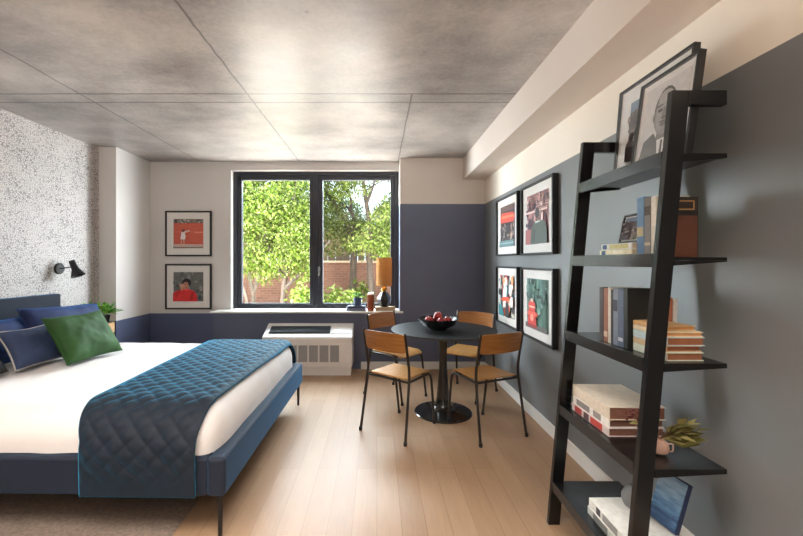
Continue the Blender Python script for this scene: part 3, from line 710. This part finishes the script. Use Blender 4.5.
def apple(label, x, y, z, r, rx, ry):
    rt = thing('apple', label, 'apple', (x, y, z), (rx, ry, 0), 'apples in the black bowl')
    prof = []
    for k in range(17):
        t = PI*k/16; rad = r*math.sin(t)*(1+.08*math.cos(t)); zz = -r*.92*math.cos(t)
        dip = math.exp(-(math.sin(t)/.28)**2); zz += (r*.22*dip if t < PI/2 else -r*.26*dip); prof.append((max(rad, .0004), zz))
    m = MB(); m.lathe(prof, 22, cap=False); m.build('flesh', M_apple, rt)
    m = MB(); m.tube([(0, 0, r*.62), (.002, 0, r*.95), (.006, 0, r*1.18)], .0018, 6); m.build('stalk', M_stalk, rt)
bx, by = .54, 3.41
apple('red apple at the left of the bowl', bx-.085, by-.01, TZ+.083, .037, .3, -.4)
apple('red apple at the right of the bowl', bx+.086, by-.005, TZ+.083, .037, -.2, .5)
apple('red apple at the front of the bowl towards the camera', bx+.015, by-.085, TZ+.083, .037, .5, .1)
apple('red apple at the back of the bowl towards the window', bx+.0, by+.085, TZ+.083, .037, -.4, 0)
apple('red apple resting on the others at the top of the bowl', bx-.003, by+.002, TZ+.120, .038, .1, -.2)

# ------------------------------------------------------------------ chairs
def chair_proto():
    rt = thing('dining_chair', '', 'chair')
    rr_ = .0105
    for s in (-1, 1):
        m = MB(); m.tube(rounded([(s*.215, -.245, .012), (s*.200, -.175, .44), (s*.198, -.17, .52), (s*.198, -.225, .80)], .16), rr_, 10); m.ball((s*.198, -.225, .80), rr_*1.02, None, 10)
        lg = m.build('leg', M_steel, rt)
        m = MB(); m.lathe([(.0135, 0), (.0135, .022), (.0108, .028)], 12); m.build('foot_cap', M_rubber, lg, (s*.2155, -.2475, 0))
        m = MB(); m.tube(rounded([(s*.196, -.17, .437), (s*.184, .165, .437), (s*.178, .228, .012)], .075, 8), rr_, 10)
        lg = m.build('leg', M_steel, rt)
        m = MB(); m.lathe([(.0135, 0), (.0135, .022), (.0108, .028)], 12); m.build('foot_cap', M_rubber, lg, (s*.178, .2285, 0))
    m = MB(); m.tube([(-.198, -.165, .432), (.198, -.165, .432)], .009, 8); m.tube([(-.186, .10, .432), (.186, .10, .432)], .009, 8); m.build('seat_frame', M_steel, rt)
    # seat: gently dished plywood
    nx, ny = 16, 16; vs = []; fs = []
    def outline(u, v):
        w = .178-.012*(v+1)/2; x = u*w; y = -.165+(v+1)/2*.375
        k = max(0, abs(u)-.75)/.25; y = y-(.03*k*k if v > .6 else 0)*((v-.6)/.4 if v > .6 else 0)
        return x, y
    for top in (1, 0):
        for i in range(nx+1):
            for j in range(ny+1):
                u = 2*i/nx-1; v = 2*j/ny-1; x, y = outline(u, v)
                z = .4485-.007*(1-u*u)*(1-v*v)-(.02*max(0, v-.55)**2/.2)
                vs.append((x, y, z+(.010 if top else 0)))
    n1 = (nx+1)*(ny+1); g = lambda i, j: i*(ny+1)+j
    for i in range(nx):
        for j in range(ny):
            fs.append([g(i, j), g(i+1, j), g(i+1, j+1), g(i, j+1)]); fs.append([n1+g(i, j), n1+g(i, j+1), n1+g(i+1, j+1), n1+g(i+1, j)])
    for i in range(nx):
        fs.append([g(i, 0), n1+g(i, 0), n1+g(i+1, 0), g(i+1, 0)]); fs.append([g(i, ny), g(i+1, ny), n1+g(i+1, ny), n1+g(i, ny)])
    for j in range(ny):
        fs.append([g(0, j), g(0, j+1), n1+g(0, j+1), n1+g(0, j)]); fs.append([g(nx, j), n1+g(nx, j), n1+g(nx, j+1), g(nx, j+1)])
    m = MB(); m.add(vs, fs, None, True); m.build('seat', M_seat, rt, auto=50)
    # backrest: curved plywood between the uprights
    vs = []; fs = []; nu, nv = 18, 8
    for sd in (1, 0):
        for i in range(nu+1):
            for j in range(nv+1):
                u = 2*i/nu-1; v = j/nv; z = .652+.148*v; yb = -.170-(z-.52)/.28*.055
                edge = .012*max(0, abs(u)-.85)/.15*((1 if v > .5 else -1)*max(0, abs(2*v-1)-.6)/.4)
                vs.append((u*.197, yb-.030*(1-u*u)+(.006 if sd else -.003), z-edge+(.005*(1-u*u) if v == 1 else 0)))
    n1 = (nu+1)*(nv+1); g = lambda i, j: i*(nv+1)+j
    for i in range(nu):
        for j in range(nv):
            fs.append([g(i, j), g(i, j+1), g(i+1, j+1), g(i+1, j)]); fs.append([n1+g(i, j), n1+g(i+1, j), n1+g(i+1, j+1), n1+g(i, j+1)])
        fs.append([g(i, 0), g(i+1, 0), n1+g(i+1, 0), n1+g(i, 0)]); fs.append([g(i, nv), n1+g(i, nv), n1+g(i+1, nv), g(i+1, nv)])
    m = MB(); m.add(vs, fs, None, True); m.build('backrest', M_ply, rt, auto=50)
    return rt
ch = chair_proto(); cg = 'wooden chairs around the round table'
for k, (x, y, th, lb) in enumerate((
        (.192, 3.137, -38.7, 'plywood and steel tube chair nearest the bed, its back to the camera'),
        (.85, 3.105, 23, 'plywood and steel tube chair nearest the ladder bookcase, its back to the camera'),
        (.20, 3.886, -135.2, 'plywood and steel tube chair next to the air conditioner and the sill lamp'),
        (.915, 3.92, 144.8, 'plywood and steel tube chair in the far corner behind the table'))):
    o = ch if k == 0 else tree_copy(ch)
    o.location = (x, y, 0); o.rotation_euler = (0, 0, R(th)); o['label'] = lb; o['group'] = cg

# ------------------------------------------------------------------ ladder shelf
XB, YN, YF = 1.24, 1.37, 1.988
xf = lambda z: .870+.0905*z
ls = thing('ladder_shelf', 'black leaning ladder bookcase against the right wall', 'bookcase', (0, 0, 0))
ls.location = (1.1, 1.677, 0)
Ml = Matrix.Translation((-1.1, -1.677, 0))
HT = 1.944; ut = .024
for ya in (YN, YF-ut):
    m = MB(); m.prism([(xf(0), 0), (xf(0)+.058, 0), (xf(HT)+.058, HT-.052), (xf(HT)+.058, HT), (xf(HT), HT)], 1, ya, ya+ut, None, Ml, .002); up = m.build('upright', M_black, ls)
    m = MB(); m.box((xf(HT)+.0585, ya, HT-.052), (XB, ya+ut, HT), .002, None, Ml); m.build('top_arm', M_black, up)
SH = (1.720, 1.352, .975, .60, .21)
for z in SH:
    m = MB(); x0 = xf(z)+.0595; m.box((xf(z)+.020, YN+ut+.001, z-.012), (x0, YF-ut-.001, z), .001, None, Ml); m.box((x0, YN, z-.012), (XB, YF, z), .001, None, Ml); shf = m.build('shelf', M_black, ls)
    m = MB(); m.box((xf(z), YN+ut+.001, z-.036), (xf(z)+.019, YF-ut-.001, z+.014), .0015, None, Ml); m.build('apron', M_black, shf)
    for ya in (YN, YF-.018):
        m = MB(); m.prism([(x0, z-.030), (XB, z-.016), (XB, z-.0125), (x0, z-.0125)], 1, ya, ya+.018, None, Ml); m.build('bracket', M_black, shf)

def on(z): return z+.001
# top shelf: two leaning pictures
gp_ = 'framed pictures on the top of the ladder shelf'
def leanpic(label, w, h, shapes, mx, my, x, y, z, lean, **kw):
    return picture('framed_picture', label, w, h, .013, .026, mx, my, shapes, (x, y, z), (-lean, 0, -PI/2), gp_, **kw)
leanpic('larger framed print with a wide white mat behind the portrait on the top shelf', .46, .455, A_scene, .085, .085, 1.203, 1.71, on(1.72)+.003, R(4.8))
leanpic('framed black and white portrait of a person, in front on the top shelf', .315, .385, A_port, .035, .04, 1.140, 1.555, on(1.72)+.003, R(8))
# second shelf
z = on(1.352); bg = 'books on the second shelf of the ladder bookcase'
lying('cream book lying at the bottom under the small photo frame', .036, .228, .16, (224, 214, 178), 1.05, 1.822, z, group=bg, stripe=[(.06, .2, (70, 90, 120)), (.45, .75, (240, 232, 206))])
lying('white-spined book lying directly under the small photo frame', .026, .215, .15, (216, 214, 206), 1.055, 1.818, z+.0368, group=bg, stripe=[(.05, .2, (60, 86, 120)), (.3, .9, (190, 180, 120))])
picture('photo_frame', 'small dark photo frame standing on the lying books of the ladder shelf', .195, .135, .010, .014, .016, .016, A_scene, (1.135, 1.715, z+.0645), (-R(12), 0, -PI/2-R(4)), None, 'photo frame')
book('tall blue book standing beside the small photo frame', .043, .245, .13, (86, 118, 150), (1.07, 1.550, z), group=bg, stripe=[(.35, .5, (176, 160, 120))])
book('grey and brown striped book right of the tall blue book', .038, .238, .13, (112, 104, 98), (1.07, 1.511, z), group=bg, stripe=[(.2, .25, (190, 170, 140)), (.7, .85, (70, 58, 52))])
book('cream-spined book behind the near upright on the second shelf', .026, .236, .13, (222, 214, 200), (1.07, 1.484, z), group=bg)
bk = book('dark book with a gilt label at the end of the row on the second shelf', .026, .228, .125, (34, 30, 30), (1.085, 1.457, z), group=bg)
m = MB(); m.box((.02, -.0012, .178), (.11, -.0004, .214), 0, flat((168, 130, 84))); m.box((.026, -.002, .183), (.104, -.0012, .209), 0, flat((40, 32, 30))); m.build('cover_label', None, bk)
book('short worn brown leather book nearest the camera on the second shelf', .040, .152, .088, (88, 52, 36), (1.085, 1.416, z), group=bg)
# third shelf
z = on(.975); bg = 'books on the middle shelf of the ladder bookcase'
y = 1.792
for t, h, c, st, lb in ((.033, .243, (52, 34, 30), None, 'dark brown book first in the standing row on the middle shelf'),
                        (.032, .240, (146, 92, 66), [(.1, .2, (210, 180, 150))], 'copper brown book second in the standing row on the middle shelf'),
                        (.020, .246, (200, 188, 172), None, 'slim cream book third in the standing row on the middle shelf'),
                        (.016, .238, (30, 28, 30), None, 'slim black book between the cream and slate books on the middle shelf'),
                        (.034, .245, (116, 122, 136), [(.6, .8, (60, 64, 78))], 'slate grey book in the standing row on the middle shelf'),
                        (.036, .244, (84, 94, 116), [(.1, .16, (190, 190, 196))], 'blue grey book in the standing row on the middle shelf'),
                        (.026, .250, (24, 26, 24), None, 'large black book closing the standing row behind the lying stack')):
    y -= t+.0008
    book(lb, t, h, .15, c, (1.03, y, z), group=bg, stripe=st)
zz = z
for t, L, d, c, pgc, lb, yaw in ((.031, .183, .135, (206, 212, 196), (140, 92, 62), 'pale green book at the bottom of the lying stack on the middle shelf', 0),
                            (.022, .178, .130, (206, 178, 140), (136, 84, 56), 'tan book second from the bottom of the lying stack on the middle shelf', 1),
                            (.032, .185, .137, (186, 204, 206), (140, 88, 60), 'pale teal book in the middle of the lying stack on the middle shelf', 0),
                            (.018, .182, .135, (222, 206, 172), (196, 146, 96), 'cream book second from the top of the lying stack on the middle shelf', -1),
                            (.016, .165, .115, (200, 160, 108), (190, 140, 90), 'thin tan book on top of the lying stack on the middle shelf', 6)):
    lying(lb, t, L, d, c, 1.048, 1.583, zz, R(yaw), pages=pgc, group=bg); zz += t+.0008
book('copper-spined slim book standing behind the lying stack', .020, .214, .13, (176, 112, 84), (1.213, 1.588, z), (0, 0, PI/2), group=bg)
book('white-spined slim book standing behind the lying stack beside the wall', .018, .206, .13, (226, 222, 216), (1.2325, 1.588, z), (0, 0, PI/2), group=bg)
# fourth shelf
z = on(.60); bg = 'large books on the fourth shelf'
lying('large book with red marks on its spine at the bottom of the big stack', .036, .305, .235, (214, 196, 190), .972, 1.928, z, pages=(120, 82, 66), group=bg, stripe=[(.1, .3, (170, 60, 54)), (.36, .5, (90, 60, 60)), (.55, .85, (190, 70, 60))])
lying('white-spined large book in the middle of the big stack', .034, .30, .23, (228, 222, 214), .976, 1.926, z+.0368, pages=(110, 76, 62), group=bg, stripe=[(.12, .5, (130, 120, 116)), (.6, .8, (150, 140, 134))])
lying('thick cream large book on top of the big stack', .054, .31, .235, (216, 202, 182), .978, 1.930, z+.0716, R(-1), pages=(124, 84, 68), group=bg)
vz = thing('bouquet_vase', 'small pinkish vase of dried leaves and berries on the fourth shelf', 'vase', (1.085, 1.485, z))
m = MB(); m.lathe([(.016, 0), (.026, .008), (.031, .026), (.024, .046), (.013, .054), (.015, .06), (.012, .06), (.010, .052)], 24); m.build('vase_body', M_pink, vz)
m = MB(); m.tube(rounded([(.024, 0, .042), (.042, 0, .046), (.040, 0, .016), (.029, 0, .014)], .012), .0028, 6, None, Matrix.Rotation(R(-30), 4, 'Z')); m.build('handle', M_pink, vz)
vs, fs = [], []; st = MB(); q = random.Random(5)
for k in range(20):
    a = q.uniform(-.9, .9) if k % 3 else q.uniform(2.4, 3.7); el = q.uniform(.15, .9)
    d = Vector((math.cos(a)*math.cos(el), -abs(math.sin(a))*.35-.2, math.sin(el))); L = q.uniform(.06, .12)
    p0 = Vector((0, 0, .056)); p1 = p0+d.normalized()*L; st.tube([p0, p0.lerp(p1, .5)+Vector((0, 0, .01)), p1], .0014, 5)
    for r_ in range(3): leaf(vs, fs, p0.lerp(p1, .45+.25*r_), d+rv(q)*.6, Vector((0, 0, 1))+rv(q)*.5, q.uniform(.04, .07), q.uniform(.02, .036))
for a, L, Wd in ((.15, .15, .06), (.45, .14, .055), (-.1, .13, .055), (.8, .11, .05), (.3, .12, .06)):
    leaf(vs, fs, Vector((.01, -.005, .06)), Vector((math.cos(a), -.25, math.sin(a)*.6)), Vector((-.2, -.8, .6)), L, Wd)
m = MB(); m.add(vs, fs); m.build('dried_leaf', L_dry, vz)['kind'] = 'stuff'
st.build('stem', M_stalk, vz)
m = MB()
for k in range(26): p = Vector((-.085, .02, .130))+Vector(rv(q))*.036; m.ball(p, q.uniform(.004, .007), None, 8)
for k in range(4): m.tube([(0, 0, .056), (-.04, .01, .09+.01*k), (-.085+.01*k, .02, .13)], .0013, 5)
m.build('berry_sprig', M_berry, vz)
# bottom shelf
z = on(.21); bg = 'books on the bottom shelf'
lying('lower white book of the two flat on the bottom shelf', .034, .30, .28, (206, 204, 196), .945, 1.735, z, pages=(196, 186, 170), group=bg, stripe=[(.15, .5, (120, 120, 116))])
lying('upper white book with green corner under the grey ball and the blue canvas', .036, .295, .275, (228, 226, 218), .949, 1.732, z+.0348, pages=(206, 196, 180), group=bg, stripe=[(.85, .98, (84, 150, 116)), (.2, .3, (70, 70, 74)), (.36, .7, (150, 148, 144))])
zt = z+.0348+.0368
m = MB(); m.lathe([(.022, 0), (.034, .008), (.045, .031), (.045, .051), (.034, .076), (.016, .087), (.010, .092), (.013, .097), (.009, .097), (.007, .087)], 28)
tag(m.build('bud_vase', M_greyc, None, (1.10, 1.66, zt)), 'round grey stoneware bud vase on the white books of the bottom shelf', 'vase')
cv = thing('canvas', 'small blue canvas leaning on the white books of the bottom shelf', 'canvas', (1.15, 1.545, zt+.004), (-R(18), 0, -PI/2+R(8)))
n = N('blue_paint'); v_ = n.coord((3, 1, 16)); f_ = n.noise(v_, 2.2, 5, .6); zc = n.new('ShaderNodeSeparateXYZ', {0: n.coord()}).outputs[2]
n.put(n.b.inputs['Base Color'], n.ramp(n.math('ADD', n.math('MULTIPLY', zc, 2.6), n.math('MULTIPLY', n.math('SUBTRACT', f_, .5), .9)), [(.05, lin((44, 74, 110))), (.25, lin((92, 132, 170))), (.45, lin((150, 182, 208)))])); n.set(Roughness=.6)
m = MB(); m.box((-.060, -.022, 0), (.060, -.003, .19), .002); m.build('painted_face', n.m, cv)
m = MB(); m.box((-.062, -.018, -.002), (.062, 0, 0)); m.box((-.062, -.018, .19), (.062, 0, .192)); m.box((-.062, -.018, 0), (-.0602, 0, .19)); m.box((.0602, -.018, 0), (.062, 0, .19)); m.build('edge', flat((34, 48, 84)), cv)

# ------------------------------------------------------------------ outside
m = MB(); m.box((-14, 5.26, -.6), (12, 30, -.05)); g_ = struct(m, 'ground', M_ground)
bwl = thing('brick_wall', 'long brick garden wall with pale coping beyond the window', 'wall', (-1, 12, -.05))
m = MB(); m.box((-9, 0, 0), (9, .22, 1.36)); m.build('masonry', M_brick, bwl)
m = MB(); m.box((-9, -.04, 1.361), (9, .26, 1.43), .01); m.build('coping', M_cap, bwl)
fn = thing('board_fence', 'weathered vertical board fence rising behind the brick garden wall', 'fence', (-1, 12.6, -.05))
m = MB()
for k in range(70): x = -8.5+k*.24; m.box((x, 0, 0), (x+.215, .03, 2.35+.05*rnd.random()), .004)
m.build('board_panel', M_fence, fn)
for k in range(7):
    m = MB(); x = -8.4+k*2.6; m.box((x, .031, 0), (x+.1, .12, 2.5), .005); m.build('post', M_fence, fn)

def blob_leaves(blobs, L, Wd, r):
    vs = []; fs = []
    for (c, rad, n) in blobs:
        for k in range(int(n*1.9)):
            if k % 13 == 0:
                v = rv(r); v = v.normalized()*(v.length**.6); c0 = Vector((c[0]+v.x*rad[0], c[1]+v.y*rad[1], c[2]+v.z*rad[2]))
            p = c0+rv(r)*(L*2.1)
            d = rv(r)+Vector((0, 0, -.35)); leaf(vs, fs, p, d, rv(r)+Vector((0, -.5, .8)), L*r.uniform(.6, 1.2), Wd*r.uniform(.7, 1.2), .2)
    mm = MB(); mm.add(vs, fs); return mm
def tree(label, base, trunks, blobs, L, Wd, lm, bark, seed, name='tree', group='trees outside the window'):
    rt = thing(name, label, 'tree', base, 0, group); r = random.Random(seed); b = Vector(base)
    m = MB()
    for pts, r0, r1 in trunks:
        P = rounded([Vector(p)-b for p in pts], .5, 5); n = len(P); m.tube(P, [r0+(r1-r0)*k/(n-1) for k in range(n)], 9)
    m.build('trunk', bark, rt)
    mm = blob_leaves([(Vector(c)-b, rad, n) for c, rad, n in blobs], L, Wd, r); f = mm.build('foliage', lm, rt); return rt
def at(px, py, D): return ((px-377)*D/387, D, 1.335-(py-262)*D/387)
G = -.05
# left tree: fork seen low in the left pane
D = 8.6
b0 = at(283, 330, D); b0 = (b0[0], D, G)
tree('bright green leafy tree with a forked trunk in the left window pane', b0, [
    ([b0, at(283, 292, D), at(287, 262, D), at(291, 225, D), at(297, 175, D)], .062, .025),
    ([at(283.5, 290, D), at(296, 277, D), at(312, 262, D+.3), at(330, 240, D+.5)], .05, .02),
    ([at(285, 280, D), at(272, 258, D), at(262, 225, D), at(252, 180, D)], .05, .018),
    ([at(289, 250, D), at(280, 215, D+.3), at(276, 170, D+.3)], .035, .012)],
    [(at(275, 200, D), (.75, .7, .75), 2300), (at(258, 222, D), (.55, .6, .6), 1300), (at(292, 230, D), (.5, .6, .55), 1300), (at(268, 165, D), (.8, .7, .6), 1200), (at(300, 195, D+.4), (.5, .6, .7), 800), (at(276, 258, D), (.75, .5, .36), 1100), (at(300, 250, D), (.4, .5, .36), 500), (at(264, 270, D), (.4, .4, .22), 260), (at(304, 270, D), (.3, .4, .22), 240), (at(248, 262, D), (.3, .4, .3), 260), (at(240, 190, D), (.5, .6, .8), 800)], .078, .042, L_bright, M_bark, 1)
# pale trunk at the left edge
D = 9.6
b1 = at(252, 330, D); b1 = (b1[0], D, G)
tree('slim pale-barked tree at the far left of the window', b1, [([b1, at(254, 295, D), at(248, 272, D), at(247, 230, D)], .06, .04), ([at(254, 292, D), at(262, 262, D), at(266, 225, D)], .05, .03), ([at(246, 312, D-.8), at(247, 300, D-.8), at(243, 287, D-.8)], .035, .03)],
    [(at(246, 215, D), (.7, .6, .6), 900), (at(262, 235, D), (.6, .5, .4), 600)], .08, .042, L_mid, M_barkg, 2)
# right tree: open branching crown against the sky
D = 9.8
b2 = (at(372, 330, D)[0], D, G)
tree('grey-trunked tree with open branches against the sky in the right window pane', b2, [
    ([b2, at(372, 300, D), at(369, 262, D), at(371, 232, D), at(367, 208, D), at(363, 180, D), at(360, 150, D)], .10, .035),
    ([at(366, 205, D), at(372, 190, D), at(378, 170, D)], .04, .02), ([at(364, 192, D), at(374, 185, D), at(388, 178, D)], .022, .01), ([at(362, 175, D), at(350, 165, D)], .03, .015)],
    [(at(386, 222, D), (.5, .6, .42), 1000), (at(392, 205, D), (.28, .5, .3), 320), (at(360, 172, D), (.55, .6, .28), 480), (at(392, 172, D), (.4, .5, .22), 330), (at(370, 245, D), (.6, .5, .22), 500), (at(388, 250, D), (.45, .5, .3), 500), (at(376, 235, D), (.6, .5, .3), 500), (at(350, 190, D), (.5, .5, .25), 260)], .085, .045, L_mid, M_bark, 3)
D = 10.6
b3 = (at(352, 330, D)[0], D, G)
tree('dark slanting tree leaning left behind the open one in the right window pane', b3, [
    ([b3, at(353, 280, D), at(354, 235, D), at(345, 222, D), at(332, 200, D), at(325, 188, D)], .11, .05), ([at(353, 236, D), at(353.5, 215, D), at(349, 208, D), at(338, 202, D), at(330, 196, D)], .05, .03), ([at(351, 212, D), at(351, 198, D), at(347, 190, D), at(340, 178, D)], .04, .02)],
    [(at(333, 185, D), (.55, .6, .42), 900), (at(331, 220, D), (.4, .6, .6), 850), (at(347, 226, D), (.4, .5, .3), 420), (at(340, 245, D), (.7, .5, .26), 550), (at(326, 172, D), (.5, .5, .4), 400), (at(358, 230, D), (.3, .5, .2), 250)], .085, .045, L_bright, M_bark, 4)
# trees beyond the fence
for px, py, D, s, lb, sd in ((262, 195, 17, 1.7, 'hazy tree beyond the fence behind the left pane', 5), (345, 222, 18, 1.1, 'low hazy tree beyond the fence behind the right pane', 6), (300, 210, 19, 1.6, 'hazy tree beyond the fence behind the window mullion', 7), (395, 222, 18, 1.0, 'low hazy tree beyond the fence at the right of the window', 8), (222, 200, 18, 1.6, 'hazy tree beyond the fence left of the window', 9)):
    c = at(px, py, D); b = (c[0], D, G)
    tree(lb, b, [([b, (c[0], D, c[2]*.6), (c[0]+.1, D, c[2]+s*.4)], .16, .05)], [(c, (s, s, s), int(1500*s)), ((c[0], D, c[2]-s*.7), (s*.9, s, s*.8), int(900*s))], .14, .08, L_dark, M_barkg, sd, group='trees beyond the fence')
# shrubs in front of the brick wall
for px, py, D, rad, n, lb, sd in ((306, 297, 8.2, (.20, .3, .16), 300, 'bright shrub by the wall just left of the window mullion', 1), (330, 299, 9.0, (.22, .3, .14), 240, 'bright shrub by the wall just right of the window mullion', 2), (350, 301, 8.6, (.16, .3, .08), 140, 'low shrub behind the candle holder outside the window', 3), (362, 290, 10.0, (.12, .2, .14), 100, 'small pale shrub at the foot of the grey tree', 4)):
    c = at(px, py, D); b = (c[0], D, G); rt = thing('shrub', lb, 'shrub', b, 0, 'shrubs outside the window'); r = random.Random(sd+40)
    m = MB()
    for k in range(7): m.tube([(0, 0, 0), (r.uniform(-.15, .15), r.uniform(-.1, .1), (c[2]-G)*.6), (r.uniform(-.3, .3), r.uniform(-.2, .2), c[2]-G+.1)], [.012, .008, .004], 5)
    m.build('stem', M_bark, rt)
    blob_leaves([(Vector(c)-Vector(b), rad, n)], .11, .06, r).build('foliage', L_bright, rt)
